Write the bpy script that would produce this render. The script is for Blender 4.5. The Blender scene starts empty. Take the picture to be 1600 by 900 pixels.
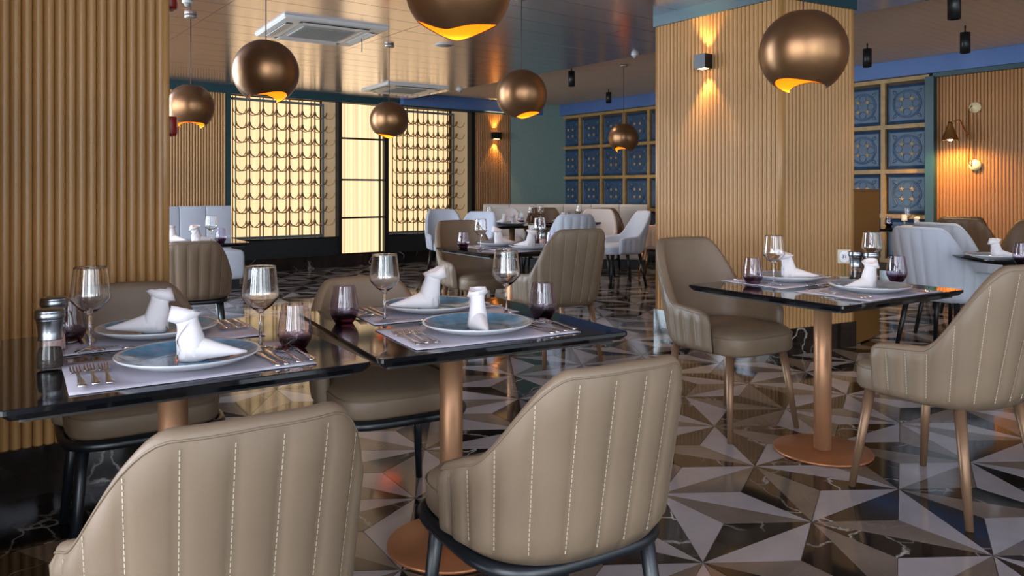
import bpy, math, random
from math import sin, cos, pi, radians as R, sqrt, atan2
random.seed(7)
SC = bpy.context.scene
COL = SC.collection

# ------------------------------------------------------------------ camera, world, daylight, exposure
F, HY, CX, H = 1186.0, 298.0, 800.0, 1.19          # focal length and horizon in pixels of the 1600x900 frame, eye height in metres
cam_d = bpy.data.cameras.new('camera'); cam = bpy.data.objects.new('camera', cam_d); COL.objects.link(cam)
cam.location = (0, 0, H); cam.rotation_euler = (R(90), 0, 0)
cam_d.sensor_width = 36; cam_d.lens = F / 1600 * 36; cam_d.shift_y = -(450 - HY) / 1600
cam_d.clip_start = 0.05; cam_d.clip_end = 100
SC.camera = cam
world = bpy.data.worlds.new('world'); SC.world = world; world.use_nodes = True
world.node_tree.nodes['Background'].inputs[0].default_value = (0.55, 0.7, 1, 1)
world.node_tree.nodes['Background'].inputs[1].default_value = 0.4
SC.view_settings.view_transform = 'Standard'; SC.view_settings.look = 'None'
SC.view_settings.gamma = 1; SC.view_settings.use_curve_mapping = False
SC.view_settings.exposure = 0.35

def vec(deg): return (sin(R(deg)), cos(R(deg)))      # heading in degrees from straight ahead towards the right
U = vec(52.3); V = (-U[1], U[0])                     # along the lit wall / away from the camera
def AB(a, b): return (a * U[0] + b * V[0], a * U[1] + b * V[1])   # room axes to world

def daylight(name, a, b, z, w, h, heading, power, col):
    d = bpy.data.lights.new(name, 'AREA'); d.shape = 'RECTANGLE'; d.size = w; d.size_y = h; d.energy = power; d.color = col
    o = bpy.data.objects.new(name, d); COL.objects.link(o)
    x, y = AB(a, b); o.location = (x, y, z); o.rotation_euler = (R(90), 0, R(-heading)); return o
# windows of the street side wall (left, behind the camera) and of the front wall behind the camera
LEFT_A, FRONT_B = -6.5, -5.0
WIN_L = (-3.4, -0.9, 1.6, 4.6, 7.4); WIN_F = (-4.6, -1.6, 1.4, 4.4, 7.4); WIN_B = (-4.6, -1.9)
for i, b in enumerate(WIN_L):
    daylight('window_daylight', LEFT_A + 0.12, b, 1.45, 2.1, 2.2, 52.3, (160, 160, 160, 210, 230)[i], (0.86, 0.93, 1.0))
for i, a in enumerate(WIN_F):
    daylight('window_daylight', a, FRONT_B + 0.12, 1.45, 2.4, 2.2, -37.7, (60, 150, 70, 35, 35)[i], (0.84, 0.93, 1.0))
for i, a in enumerate(WIN_B):
    daylight('window_daylight', a, 11.03 - 0.02, 1.45, 2.1, 2.2, 142.3, 330, (0.72, 0.87, 1.0))

# ------------------------------------------------------------------ helpers
def lin(c):
    return tuple(((x / 255) / 12.92 if x / 255 <= .04045 else ((x / 255 + .055) / 1.055) ** 2.4) for x in c)
def pix(px, py, z):                                   # the point at height z seen at a pixel
    D = (H - z) * F / (py - HY); return ((px - CX) / F * D, D, z)
def at(px, D, z=0): return ((px - CX) / F * D, D, z)

class MB:
    def __init__(s): s.v = []; s.f = []; s.m = []; s.s = []
    def add(s, V, Fs, m=0, smooth=True):
        o = len(s.v); s.v += [tuple(p) for p in V]
        for f in Fs: s.f.append(tuple(i + o for i in f)); s.m.append(m); s.s.append(smooth)
        return s
    def box(s, c, d, m=0, rz=0):
        hx, hy, hz = d[0] / 2, d[1] / 2, d[2] / 2; P = []
        for x, y, z in ((-1,-1,-1),(1,-1,-1),(1,1,-1),(-1,1,-1),(-1,-1,1),(1,-1,1),(1,1,1),(-1,1,1)):
            X, Y = x * hx, y * hy
            P.append((c[0] + X * cos(rz) - Y * sin(rz), c[1] + X * sin(rz) + Y * cos(rz), c[2] + z * hz))
        return s.add(P, [(3,2,1,0),(4,5,6,7),(0,1,5,4),(1,2,6,5),(2,3,7,6),(3,0,4,7)], m, False)
    def loft(s, rings, m=0, caps=True, closed=True, smooth=True):
        n = len(rings[0]); P = [p for r in rings for p in r]; Fs = []
        for i in range(len(rings) - 1):
            for j in range(n if closed else n - 1):
                a, b = i * n + j, i * n + (j + 1) % n
                Fs.append((a, b, b + n, a + n))
        if caps and closed:
            Fs.append(tuple(range(n - 1, -1, -1))); Fs.append(tuple(range((len(rings) - 1) * n, len(rings) * n)))
        return s.add(P, Fs, m, smooth)
    def lathe(s, prof, n=24, c=(0,0,0), m=0, caps=True):
        return s.loft([[(c[0] + r * cos(2*pi*k/n), c[1] + r * sin(2*pi*k/n), c[2] + z) for k in range(n)] for r, z in prof], m, caps)
    def tube(s, path, r, n=8, m=0, caps=True, closed=False):
        rings = []; L = len(path)
        for i, p in enumerate(path):
            a = path[(i - 1) % L] if closed or i > 0 else p; b = path[(i + 1) % L] if closed or i < L - 1 else p
            t = [b[k] - a[k] for k in range(3)]; l = sqrt(sum(q*q for q in t)) or 1; t = [q / l for q in t]
            up = (0,0,1) if abs(t[2]) < .9 else (1,0,0)
            e = [t[1]*up[2]-t[2]*up[1], t[2]*up[0]-t[0]*up[2], t[0]*up[1]-t[1]*up[0]]; l = sqrt(sum(q*q for q in e)); e = [q/l for q in e]
            g = [t[1]*e[2]-t[2]*e[1], t[2]*e[0]-t[0]*e[2], t[0]*e[1]-t[1]*e[0]]
            rr = r[i] if isinstance(r, (list, tuple)) else r
            rings.append([tuple(p[k] + rr * (cos(2*pi*j/n) * e[k] + sin(2*pi*j/n) * g[k]) for k in range(3)) for j in range(n)])
        if closed: rings.append(rings[0]); caps = False
        return s.loft(rings, m, caps)
    def mesh(s, name, mats):
        me = bpy.data.meshes.new(name); me.from_pydata(s.v, [], s.f)
        for mm in (mats if isinstance(mats, (list, tuple)) else [mats]): me.materials.append(mm)
        me.polygons.foreach_set('material_index', s.m); me.polygons.foreach_set('use_smooth', s.s); me.update(); return me
def obj(name, me, parent=None, loc=None, rz=None, kind=None):
    o = bpy.data.objects.new(name, me); COL.objects.link(o); o.parent = parent
    if loc is not None: o.location = loc
    if rz is not None: o.rotation_euler = (0, 0, rz)
    if kind: o['kind'] = kind
    return o
def tag(o, label, cat, group=None):
    o['label'] = label; o['category'] = cat
    if group: o['group'] = group
    return o
def thing(name, loc, rz, label, cat, group=None):
    return tag(obj(name, None, None, loc, rz), label, cat, group)
def part(name, mb, mat, parent, loc=None, rz=None, kind=None): return obj(name, mb.mesh(name, mat), parent, loc, rz, kind)
def dup(src, loc, rz, label, group=None):             # a copy of a thing with its parts and their sub-parts
    c = src.copy(); COL.objects.link(c); c.location = loc; c.rotation_euler = (0, 0, rz); c['label'] = label
    if group: c['group'] = group
    for ch in KIDS.get(src.name) or [o for o in src.children]:
        k = ch.copy(); COL.objects.link(k); k.parent = c
        for g in ch.children:
            q = g.copy(); COL.objects.link(q); q.parent = k
    return c
KIDS = {}
def struct(name, me, loc=None, rz=None, label=None):
    o = obj(name, me, None, loc, rz, 'structure')
    if label: o['label'] = label
    return o
def spow(x, e): return math.copysign(abs(x) ** e, x)
def smooth(a, b, x):
    t = min(1, max(0, (x - a) / (b - a))); return t * t * (3 - 2 * t)
def rrect(w, d, r, n=4):                              # rounded rectangle outline, counter-clockwise
    P = []
    for cx, cy, a0 in ((w/2-r, d/2-r, 0), (-w/2+r, d/2-r, 90), (-w/2+r, -d/2+r, 180), (w/2-r, -d/2+r, 270)):
        for k in range(n + 1):
            a = R(a0 + 90 * k / n); P.append((cx + r * cos(a), cy + r * sin(a)))
    return P

# ------------------------------------------------------------------ materials
def mat(name, col, rough=.5, metal=0, spec=.5, coat=0, var=0, vscale=20, bump=0, bscale=200, emit=None, estr=0, sheen=0, srgb=True, coatr=.05, ior=1.5, stretch=None):
    m = bpy.data.materials.new(name); m.use_nodes = True; nt = m.node_tree; b = nt.nodes['Principled BSDF']
    c = lin(col) if srgb else col
    b.inputs['Base Color'].default_value = (*c, 1); b.inputs['Roughness'].default_value = rough; b.inputs['Metallic'].default_value = metal
    b.inputs['Specular IOR Level'].default_value = spec; b.inputs['Coat Weight'].default_value = coat; b.inputs['Coat Roughness'].default_value = coatr
    b.inputs['IOR'].default_value = ior; b.inputs['Sheen Weight'].default_value = sheen
    if emit: b.inputs['Emission Color'].default_value = (*lin(emit), 1); b.inputs['Emission Strength'].default_value = estr
    if var or bump:
        tc = nt.nodes.new('ShaderNodeTexCoord'); mp = nt.nodes.new('ShaderNodeMapping'); nt.links.new(tc.outputs['Object'], mp.inputs[0])
        if stretch: mp.inputs['Scale'].default_value = stretch
    if var:
        n = nt.nodes.new('ShaderNodeTexNoise'); n.inputs['Scale'].default_value = vscale; n.inputs['Detail'].default_value = 5; nt.links.new(mp.outputs[0], n.inputs[0])
        r = nt.nodes.new('ShaderNodeValToRGB'); e = r.color_ramp.elements
        e[0].position = .3; e[1].position = .7
        e[0].color = (*[x * (1 - var) for x in c], 1); e[1].color = (*[min(1, x * (1 + var)) for x in c], 1)
        nt.links.new(n.outputs[0], r.inputs[0]); nt.links.new(r.outputs[0], b.inputs['Base Color'])
    if bump:
        n = nt.nodes.new('ShaderNodeTexNoise'); n.inputs['Scale'].default_value = bscale; n.inputs['Detail'].default_value = 3; nt.links.new(mp.outputs[0], n.inputs[0])
        bp = nt.nodes.new('ShaderNodeBump'); bp.inputs['Strength'].default_value = bump; bp.inputs['Distance'].default_value = .002
        nt.links.new(n.outputs[0], bp.inputs['Height']); nt.links.new(bp.outputs[0], b.inputs['Normal'])
    return m
def marble(name, base, dark, vein, vein_amt, rough=.08, scale=2.5, vw=.03):
    m = bpy.data.materials.new(name); m.use_nodes = True; nt = m.node_tree; b = nt.nodes['Principled BSDF']; N = nt.nodes.new; L = nt.links.new
    b.inputs['Roughness'].default_value = rough; g = N('ShaderNodeNewGeometry'); n1 = N('ShaderNodeTexNoise'); n1.inputs['Scale'].default_value = scale; n1.inputs['Detail'].default_value = 8
    L(g.outputs['Position'], n1.inputs[0])
    r1 = N('ShaderNodeValToRGB'); r1.color_ramp.elements[0].position = .35; r1.color_ramp.elements[1].position = .7
    r1.color_ramp.elements[0].color = (*lin(dark), 1); r1.color_ramp.elements[1].color = (*lin(base), 1); L(n1.outputs[0], r1.inputs[0])
    mx = N('ShaderNodeMixRGB'); mx.blend_type = 'ADD'; mx.inputs[0].default_value = .6; L(g.outputs['Position'], mx.inputs[1]); L(n1.outputs['Color'], mx.inputs[2])
    vo = N('ShaderNodeTexVoronoi'); vo.feature = 'DISTANCE_TO_EDGE'; vo.inputs['Scale'].default_value = scale * 1.3; L(mx.outputs[0], vo.inputs[0])
    r2 = N('ShaderNodeValToRGB'); r2.color_ramp.elements[0].color = (1,1,1,1); r2.color_ramp.elements[1].color = (0,0,0,1); r2.color_ramp.elements[1].position = vw; L(vo.outputs[0], r2.inputs[0])
    n3 = N('ShaderNodeTexNoise'); n3.inputs['Scale'].default_value = scale * .9; L(g.outputs['Position'], n3.inputs[0])
    r3 = N('ShaderNodeValToRGB'); r3.color_ramp.elements[0].position = .46; r3.color_ramp.elements[1].position = .62; L(n3.outputs[0], r3.inputs[0])
    mu = N('ShaderNodeMath'); mu.operation = 'MULTIPLY'; L(r2.outputs[0], mu.inputs[0]); L(r3.outputs[0], mu.inputs[1])
    mu2 = N('ShaderNodeMath'); mu2.operation = 'MULTIPLY'; L(mu.outputs[0], mu2.inputs[0]); mu2.inputs[1].default_value = vein_amt
    mix = N('ShaderNodeMixRGB'); L(mu2.outputs[0], mix.inputs[0]); L(r1.outputs[0], mix.inputs[1]); mix.inputs[2].default_value = (*lin(vein), 1)
    L(mix.outputs[0], b.inputs['Base Color']); return m
def glass(name, tint, tint_low=None, zlo=0, zhi=.1, refl=1.0):
    m = bpy.data.materials.new(name); m.use_nodes = True; nt = m.node_tree; N = nt.nodes.new; L = nt.links.new
    nt.nodes.remove(nt.nodes['Principled BSDF']); out = nt.nodes['Material Output']
    t = N('ShaderNodeBsdfTransparent'); t.inputs[0].default_value = (*tint, 1); gl = N('ShaderNodeBsdfGlossy'); gl.inputs['Roughness'].default_value = .02
    gl.inputs[0].default_value = (refl, refl, refl, 1)
    fr = N('ShaderNodeFresnel'); ge = N('ShaderNodeNewGeometry'); io = N('ShaderNodeMapRange'); io.inputs[3].default_value = 1.5; io.inputs[4].default_value = 1 / 1.5
    L(ge.outputs['Backfacing'], io.inputs[0]); L(io.outputs[0], fr.inputs[0]); mx = N('ShaderNodeMixShader'); L(fr.outputs[0], mx.inputs[0]); L(t.outputs[0], mx.inputs[1]); L(gl.outputs[0], mx.inputs[2]); L(mx.outputs[0], out.inputs[0])
    if tint_low:
        tc = N('ShaderNodeTexCoord'); sp = N('ShaderNodeSeparateXYZ'); L(tc.outputs['Object'], sp.inputs[0])
        mr = N('ShaderNodeMapRange'); mr.inputs[1].default_value = zlo; mr.inputs[2].default_value = zhi; L(sp.outputs[2], mr.inputs[0])
        c = N('ShaderNodeMixRGB'); c.inputs[1].default_value = (*tint_low, 1); c.inputs[2].default_value = (*tint, 1); L(mr.outputs[0], c.inputs[0]); L(c.outputs[0], t.inputs[0])
    return m
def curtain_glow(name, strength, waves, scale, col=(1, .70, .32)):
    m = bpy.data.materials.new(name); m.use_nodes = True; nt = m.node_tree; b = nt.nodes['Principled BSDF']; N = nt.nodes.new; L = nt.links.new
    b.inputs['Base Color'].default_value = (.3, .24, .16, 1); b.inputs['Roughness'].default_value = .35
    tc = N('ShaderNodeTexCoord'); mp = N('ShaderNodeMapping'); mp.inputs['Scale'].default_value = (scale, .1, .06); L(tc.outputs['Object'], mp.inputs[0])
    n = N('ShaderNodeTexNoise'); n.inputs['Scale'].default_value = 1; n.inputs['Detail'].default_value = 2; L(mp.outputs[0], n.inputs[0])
    mr = N('ShaderNodeMapRange'); mr.inputs[1].default_value = .3; mr.inputs[2].default_value = .7; mr.inputs[3].default_value = strength * (1 - waves); mr.inputs[4].default_value = strength * (1 + waves); L(n.outputs[0], mr.inputs[0])  # light and dark of the curtain folds put into the glow strength
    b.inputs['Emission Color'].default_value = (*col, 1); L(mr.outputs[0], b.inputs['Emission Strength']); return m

M = dict(
 white_marble=marble('white_marble', (160,153,156), (140,133,135), (140,132,128), .35, .1, 3, .02),
 taupe_marble=marble('taupe_marble', (118,106,97), (94,83,76), (150,135,120), .3, .09, 3, .02),
 black_marble=marble('black_marble', (40,34,31), (20,18,17), (200,195,190), .75, .07, 2.2, .022),
 grout=mat('grout', (120,110,100), .7),
 wood=mat('oak_slat', (172,128,76), .38, var=.18, vscale=3, stretch=(6,6,.4), bump=.15, bscale=60),
 wood_dark=mat('walnut_slat', (156,106,56), .4, var=.2, vscale=3, stretch=(6,6,.4)),
 backing=mat('backing_board', (70,50,28), .7),
 teal=mat('teal_paint', (18,58,66), .45), teal_wall=mat('grey_teal_plaster', (118,140,136), .6, var=.05),
 blue=mat('blue_beam_paint', (76,106,160), .55), black=mat('black_metal', (18,20,22), .4, spec=.4),
 apron=mat('black_panel', (24,28,28), .5),
 cream=mat('cream_plank', (206,190,172), .5), ceil=mat('lacquered_plank', (226,220,232), .2, metal=1.0, spec=.8, ior=1.8),
 gap=mat('ceiling_gap', (20,18,24), .8),
 lattice2=mat('rear_lattice', (200,158,104), .5), lattice=mat('lattice_metal', (112,90,66), .45, metal=.3), rail=mat('grey_rail', (90,98,98), .5),
 gold_frame=mat('aged_gold_wood', (160,128,78), .5, var=.2, vscale=12), tile_blue=mat('embossed_blue', (46,72,100), .45, var=.25, vscale=6),
 tile_relief=mat('blue_relief', (60,86,116), .4), flower=mat('cream_flower', (176,150,110), .5),
 wall=mat('plaster', (120,112,104), .8), window_frame=mat('window_frame', (60,60,62), .5),
 leather=mat('taupe_leather', (121,103,84), .42, spec=.45, var=.05, vscale=8, bump=.25, bscale=900),
 thread=mat('pale_thread', (190,178,156), .7),
 frame=mat('blue_black_steel', (16,22,28), .38, spec=.6), bronze_leg=mat('bronze_leg', (128,98,74), .45, metal=.5),
 copper=mat('brushed_copper', (190,142,106), .48, metal=.65), copper_disc=mat('copper_disc', (160,104,68), .45, metal=.55),
 top=marble('black_stone_top', (20,22,26), (10,12,15), (150,150,150), .5, .06, .8, .006),
 top_edge=mat('stone_edge', (22,26,32), .3), rust_edge=mat('wood_edge', (30,26,24), .5),
 fabric=mat('pale_blue_fabric', (182,187,198), .85, sheen=.2, bump=.3, bscale=700), fabric_white=mat('off_white_fabric', (190,182,180), .85, sheen=.2),
 peach=mat('peach_fabric', (206,172,148), .8, sheen=.2), brown=mat('brown_leather', (92,64,36), .5), sofa=mat('cream_leather', (190,180,172), .6),
 ochre=mat('ochre_panel', (104,68,18), .7, var=.1, vscale=200),
 plate_in=mat('blue_glaze', (98,142,170), .12, coat=.6, var=.3, vscale=25), plate_rim=mat('plate_white', (196,200,204), .15, coat=.5),
 plate_grey=mat('grey_glaze', (138,148,160), .14, coat=.5, var=.15, vscale=25),
 mat_cloth=mat('lilac_linen', (190,185,197), .9, bump=.3, bscale=500), napkin=mat('white_linen', (222,216,218), .8, bump=.2, bscale=300),
 leaf=mat('leaf_print', (96,112,66), .8), steel=mat('polished_steel', (226,224,222), .2, metal=1), steel_b=mat('brushed_steel', (150,154,158), .3, metal=1),
 pepper=mat('peppercorn', (46,36,26), .9, var=.6, vscale=160), salt=mat('pink_salt', (200,160,150), .9, var=.2, vscale=160),
 glass=glass('clear_glass', (.96,.97,.98), refl=.7), tumbler=glass('smoked_purple_glass', (.90,.87,.92), (.22,.08,.16), .008, .046, .8), acryl=glass('acrylic', (.85,.92,.86)),
 crystal=mat('crystal', (255,255,255), .0, ior=1.48),
 globe=mat('bronze_globe', (138,102,70), .36, metal=.82, var=.08, vscale=4), lining=mat('gold_lining', (236,146,34), .4), cord=mat('dark_cord', (40,30,30), .6),
 canopy=mat('nickel', (190,180,170), .3, metal=.8), plastic=mat('white_plastic', (206,206,204), .4), grille=mat('grey_grille', (150,150,146), .6),
 red=mat('red_plastic', (120,16,14), .4), print=mat('print_ink', (40,44,60), .7), paper=mat('white_card', (226,230,236), .6), card_grey=mat('card_back', (196,192,176), .5),
 brass=mat('aged_brass', (150,108,60), .35, metal=.9), cream_disc=mat('cream_disc', (226,204,160), .5),
 bulb=mat('lamp_glow', (255,220,160), .5, emit=(255,200,120), estr=12), bulb_hot=mat('lamp_glow_hot', (255,230,180), .5, emit=(255,225,170), estr=40),
)
M['crystal'].node_tree.nodes['Principled BSDF'].inputs['Transmission Weight'].default_value = 1
GLOW1 = curtain_glow('backlit_curtain', .92, .18, 12, (1, .70, .37)); GLOW2 = curtain_glow('backlit_door_curtain', .92, .42, 26, (1, .71, .39)); GLOW3 = curtain_glow('dim_glow_side_pane', .2, .1, 4, (1, .66, .36))  # GLOW3 puts a weak glow into the tan side pane

# ------------------------------------------------------------------ floor: triangular lattice of three-coloured marble tiles
LA, LAL = .4655 * H, 57.25; L0 = (.905 * H, 2.293 * H)
E1 = tuple(LA * q for q in vec(LAL)); E3 = tuple(LA * q for q in vec(LAL - 60))
def lat(i, j): return (L0[0] + i * E1[0] + j * E3[0], L0[1] + i * E1[1] + j * E3[1])
room_poly = [AB(-6.5, 11.03), AB(-6.5, -5.0), AB(9.6, -5.0), AB(9.3, 11.4)]
def inside(p, poly):
    c = False; n = len(poly)
    for k in range(n):
        a, b = poly[k], poly[(k + 1) % n]
        if (a[1] > p[1]) != (b[1] > p[1]) and p[0] < (b[0]-a[0]) * (p[1]-a[1]) / (b[1]-a[1]) + a[0]: c = not c
    return c
# colours of the three pieces of a triangle on its sides along directions 1, 2, 3 (W white, T taupe, B black), read near the camera
KNOWN = {('d',-1,0):'TWB', ('u',-1,0):'BTW', ('d',-1,-1):'WTB', ('u',-1,1):'WBT', ('d',-1,1):'BTW', ('u',0,1):'WTB', ('d',0,1):'TBW',
 ('d',0,-1):'BTW', ('u',0,0):'WBT', ('d',0,0):'BWT', ('u',1,0):'WTB', ('d',1,-1):'TBW', ('d',1,0):'WBT', ('u',1,1):'BWT', ('u',0,-1):'WBT',
 ('d',-4,2):'BWT', ('u',-4,2):'WBT', ('d',-4,1):'BTW', ('u',-4,1):'WBT', ('u',-3,1):'WTB'}
def tri(t, i, j):
    if t == 'u': a, b, c = (i,j), (i+1,j), (i,j+1); return ((a,b), (c,b), (a,c))     # sides d1, d2, d3
    a, b, c = (i+1,j), (i,j+1), (i+1,j+1); return ((b,c), (b,a), (a,c))
used = {}; tiles = []
order = [k for k in KNOWN] + [(t, i, j) for i in range(-26, 26) for j in range(-22, 30) for t in 'ud']
seen = set(); rng = random.Random(3)
PERM = ['WTB','WBT','TWB','TBW','BWT','BTW']
for key in order:
    if key in seen: continue
    seen.add(key); S = tri(*key); pts = {p for s in S for p in s}
    P3 = [lat(*p) for p in pts]; c = (sum(p[0] for p in P3)/3, sum(p[1] for p in P3)/3)
    if not inside(c, room_poly): continue
    if key in KNOWN: pm = KNOWN[key]
    else:
        cand = PERM[:]; rng.shuffle(cand)
        pm = min(cand, key=lambda q: sum(1 for s, k in zip(S, q) if k in used.get(frozenset(s), '')))
    for s, k in zip(S, pm):
        used[frozenset(s)] = used.get(frozenset(s), '') + k
        tiles.append((k, lat(*s[0]), lat(*s[1]), c))
FLOOR = MB(); P = [(*p, -.004) for p in room_poly] + [(*p, -.15) for p in room_poly]
FLOOR.add(P, [(0,1,2,3), (7,6,5,4), (0,4,5,1), (1,5,6,2), (2,6,7,3), (3,7,4,0)], 0, False)
floor = struct('floor', FLOOR.mesh('floor', M['grout']), label='polished floor of black, taupe and white marble triangles')
MT = {'W': M['white_marble'], 'T': M['taupe_marble'], 'B': M['black_marble']}
def tile_geo(a, b, c, o, g=.0011):
    cx, cy = (a[0]+b[0]+c[0])/3, (a[1]+b[1]+c[1])/3
    area = abs((b[0]-a[0])*(c[1]-a[1]) - (b[1]-a[1])*(c[0]-a[0])) / 2
    per = sum(math.dist(p, q) for p, q in ((a,b),(b,c),(c,a))); k = 1 - g / (2 * area / per)
    Q = [((p[0]-cx)*k+cx-o[0], (p[1]-cy)*k+cy-o[1]) for p in (a, b, c)]
    if (Q[1][0]-Q[0][0])*(Q[2][1]-Q[0][1]) - (Q[1][1]-Q[0][1])*(Q[2][0]-Q[0][0]) < 0: Q.reverse()
    return [(x, y, 0) for x, y in Q] + [(x, y, -.0045) for x, y in Q], [(0,1,2), (0,3,4,1), (1,4,5,2), (2,5,3,0)]
def show(t):
    x, y = t[3]
    if y < 1.9: return 0
    px, py = CX + F * x / y, HY + F * H / y
    return 1 / y ** 3 if 40 < px < 1610 and 380 < py < 930 else 0
tiles.sort(key=show, reverse=True); cache = {}; rest = MB()
for n, (k, a, b, c) in enumerate(tiles):
    if n < 300:
        key = (k, round(b[0]-a[0], 4), round(b[1]-a[1], 4), round(c[0]-a[0], 4), round(c[1]-a[1], 4))
        if key not in cache: cache[key] = MB().add(*tile_geo(a, b, c, c), 0, False).mesh('tile', MT[k])
        obj('tile', cache[key], floor, (c[0], c[1], 0))
    else: rest.add(*tile_geo(a, b, c, (0, 0)), 'WTB'.index(k), False)
obj('far_tiles', rest.mesh('far_tiles', [MT[k] for k in 'WTB']), floor, kind='stuff')

# ------------------------------------------------------------------ shared slat meshes
PITCH = .0375
def slat_mesh(h, m, w=PITCH * .97, d=.017):
    A = [(w/2*cos(pi*k/8), -d*sin(pi*k/8)) for k in range(9)]
    A.reverse(); mb = MB(); mb.loft([[(x, y, 0) for x, y in A], [(x, y, h) for x, y in A]], closed=False, caps=False)
    mb.add([(x, y, h) for x, y in A], [tuple(range(9))], 0, False); return mb.mesh('slat', m)
def slats(parent, k0, k1, z0, z1, m, y=0, rz=None, org=None):
    n = max(1, round((k1 - k0) / PITCH)); me = slat_mesh(z1 - z0, m, (k1-k0)/n*.97)
    for i in range(n):
        k = k0 + (i + .5) * (k1 - k0) / n
        if rz is None: obj('slat', me, parent, (k, y, z0))
        else: obj('slat', me, parent, (org[0] + k*cos(rz), org[1] + k*sin(rz), z0), rz)

# ------------------------------------------------------------------ lit back wall (local x along it, y away from the room)
W0 = (-2.44, 12.06); RZ_B = R(90 - 52.3)
def kx(px, off=0):                                    # coordinate along the back wall seen at pixel column px
    dx = (px - CX) / F; ox, oy = W0[0] + off * V[0], W0[1] + off * V[1]
    return (ox - dx * oy) / (dx * U[1] - U[0])
ZC, ZC2 = 2.67, 2.80
K0, K1 = -12.2, kx(797)
mb = MB(); mb.box(((-5.9 + K1) / 2, .35, 1.4), (K1 + 5.9, .1, 2.9))
wall_b = struct('wall_back', mb.mesh('wall_back', M['backing']), (*W0, 0), RZ_B, 'far wall of wooden slats and backlit screens')
mb = MB().box(((-5.9 + kx(353)) / 2, .15, 1.4), (kx(353) + 5.9, .3, 2.8)); part('slat_backing', mb, M['backing'], wall_b)
mb = MB().box(((kx(740) + K1) / 2, .15, 1.4), (K1 - kx(740), .3, 2.8)); part('slat_backing', mb, M['backing'], wall_b)
slats(wall_b, -5.88, kx(353), .19, 2.575, M['wood']); slats(wall_b, kx(740), K1, .19, 2.575, M['wood_dark'])
part('header_band', MB().box(((K0 + K1) / 2, -.01, 2.6225), (K1 - K0, .06, .095)), M['teal'], wall_b)
for a, b, m in ((353, 360, 'teal'), (528, 533, 'black'), (600, 606, 'black'), (735, 740.5, 'black')):
    part('post', MB().box(((kx(a) + kx(b)) / 2, .1, 1.3), (kx(b) - kx(a), .26, 2.56)), M[m], wall_b)
bb = struct('baseboard_back', None, (*W0, 0), RZ_B)
kk = K0
while kk < K1 - .01:
    w = min(1.2, K1 - kk); part('marble_slab', MB().box((kk + w/2, -.005, .093), (w - .004, .06, .186)), M['black_marble'], bb); kk += w
def lattice_window(name, pa, pb, pc, first, label):
    w = struct(name, None, (*W0, 0), RZ_B, label); ka, kb, kc = kx(pa), kx(pb), kx(pc)
    part('backlit_pane', MB().box(((ka + kb) / 2, .2, 1.52), (kb - ka, .01, 2.11)), GLOW1, w)
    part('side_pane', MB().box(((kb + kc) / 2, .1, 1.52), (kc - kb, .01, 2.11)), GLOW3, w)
    part('apron', MB().box(((ka + kc) / 2, .03, .325), (kc - ka, .06, .28)), M['apron'], w)
    part('sill', MB().box(((ka + kc) / 2, .07, .468), (kc - ka, .2, .02)), M['top'], w)
    part('top_rail', MB().box(((ka + kb) / 2, .045, 2.515), (kb - ka, .035, .035)), M['rail'], w)
    part('bottom_rail', MB().box(((ka + kb) / 2, .045, .50), (kb - ka, .035, .04)), M['rail'], w)
    part('side_rail', MB().box((kb - .015, .045, 1.5), (.03, .04, 2.0)), M['rail'], w)
    bar = MB().box((0, 0, 1.52), (.011, .03, 2.1)).mesh('bar', M['lattice'])
    bar2 = MB().box((0, 0, 1.52), (.016, .01, 2.1)).mesh('rear_bar', M['lattice2'])
    def arc(d, t, m):
        O, I = [], []
        for k in range(13):
            a = pi + pi * k / 12; O.append((.1 * cos(a), .1 * sin(a))); I.append(((.1 - t) * cos(a), (.1 - t) * sin(a)))
        rings = [[(o[0], -d/2, o[1]), (o[0], d/2, o[1]), (i[0], d/2, i[1]), (i[0], -d/2, i[1])] for o, i in zip(O, I)]
        return MB().loft(rings, smooth=False).mesh('scallop', m)
    sc, sc2 = arc(.03, .012, M['lattice']), arc(.01, .011, M['lattice2'])
    k = first
    while k - .2 > ka: k -= .2
    while k < kb - .02:
        if k > ka + .01: obj('bar', bar, w, (k, .045, 0)); obj('bar', bar2, w, (k, .185, 0))
        for r in range(9):
            if k + .1 < kb and k > ka - .02:
                obj('scallop', sc, w, (k + .1, .045, .745 + .2065 * r)); obj('scallop', sc2, w, (k + .1, .188, .745 + .2065 * r))
        k += .2
    for r in range(9):                                # scallops standing in for the lattice's blurred reflection in the side pane
        obj('scallop', sc2, w, ((kb + kc) / 2, .092, .745 + .2065 * r))
    return w
lattice_window('window_1', 360, 507.5, 528, kx(369.8), 'left backlit screen with rows of metal scallops')
lattice_window('window_2', 606, 711, 735, kx(621.8), 'right backlit screen with rows of metal scallops')
door = struct('door_1', None, (*W0, 0), RZ_B, 'backlit panel with pleated curtain between the two scalloped screens')
ka, kb = kx(533), kx(600); ZB = (.19, .762, 1.363, 2.016, 2.575)
for z0, z1 in zip(ZB, ZB[1:]):
    part('pane', MB().box(((ka + kb) / 2, .06, (z0 + z1) / 2), (kb - ka, .01, z1 - z0 - .02)), GLOW2, door)
    part('crossbar', MB().box(((ka + kb) / 2, .04, z0), (kb - ka, .05, .028)), M['black'], door)
part('upright', MB().box((kb - .06, .035, 1.38), (.02, .04, 2.38)), M['black'], door)
# grey-teal wall set back beyond the slats
g0, g1 = (-.035, 13.90), (.99, 14.36); rzg = atan2(g1[1] - g0[1], g1[0] - g0[0])
mb = MB().box((.65, .06, 1.4), (1.5, .1, 2.9)); struct('wall_corner', mb.mesh('wall_corner', M['teal_wall']), (*g0, 0), rzg, 'grey teal corner wall beside the slats')

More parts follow.
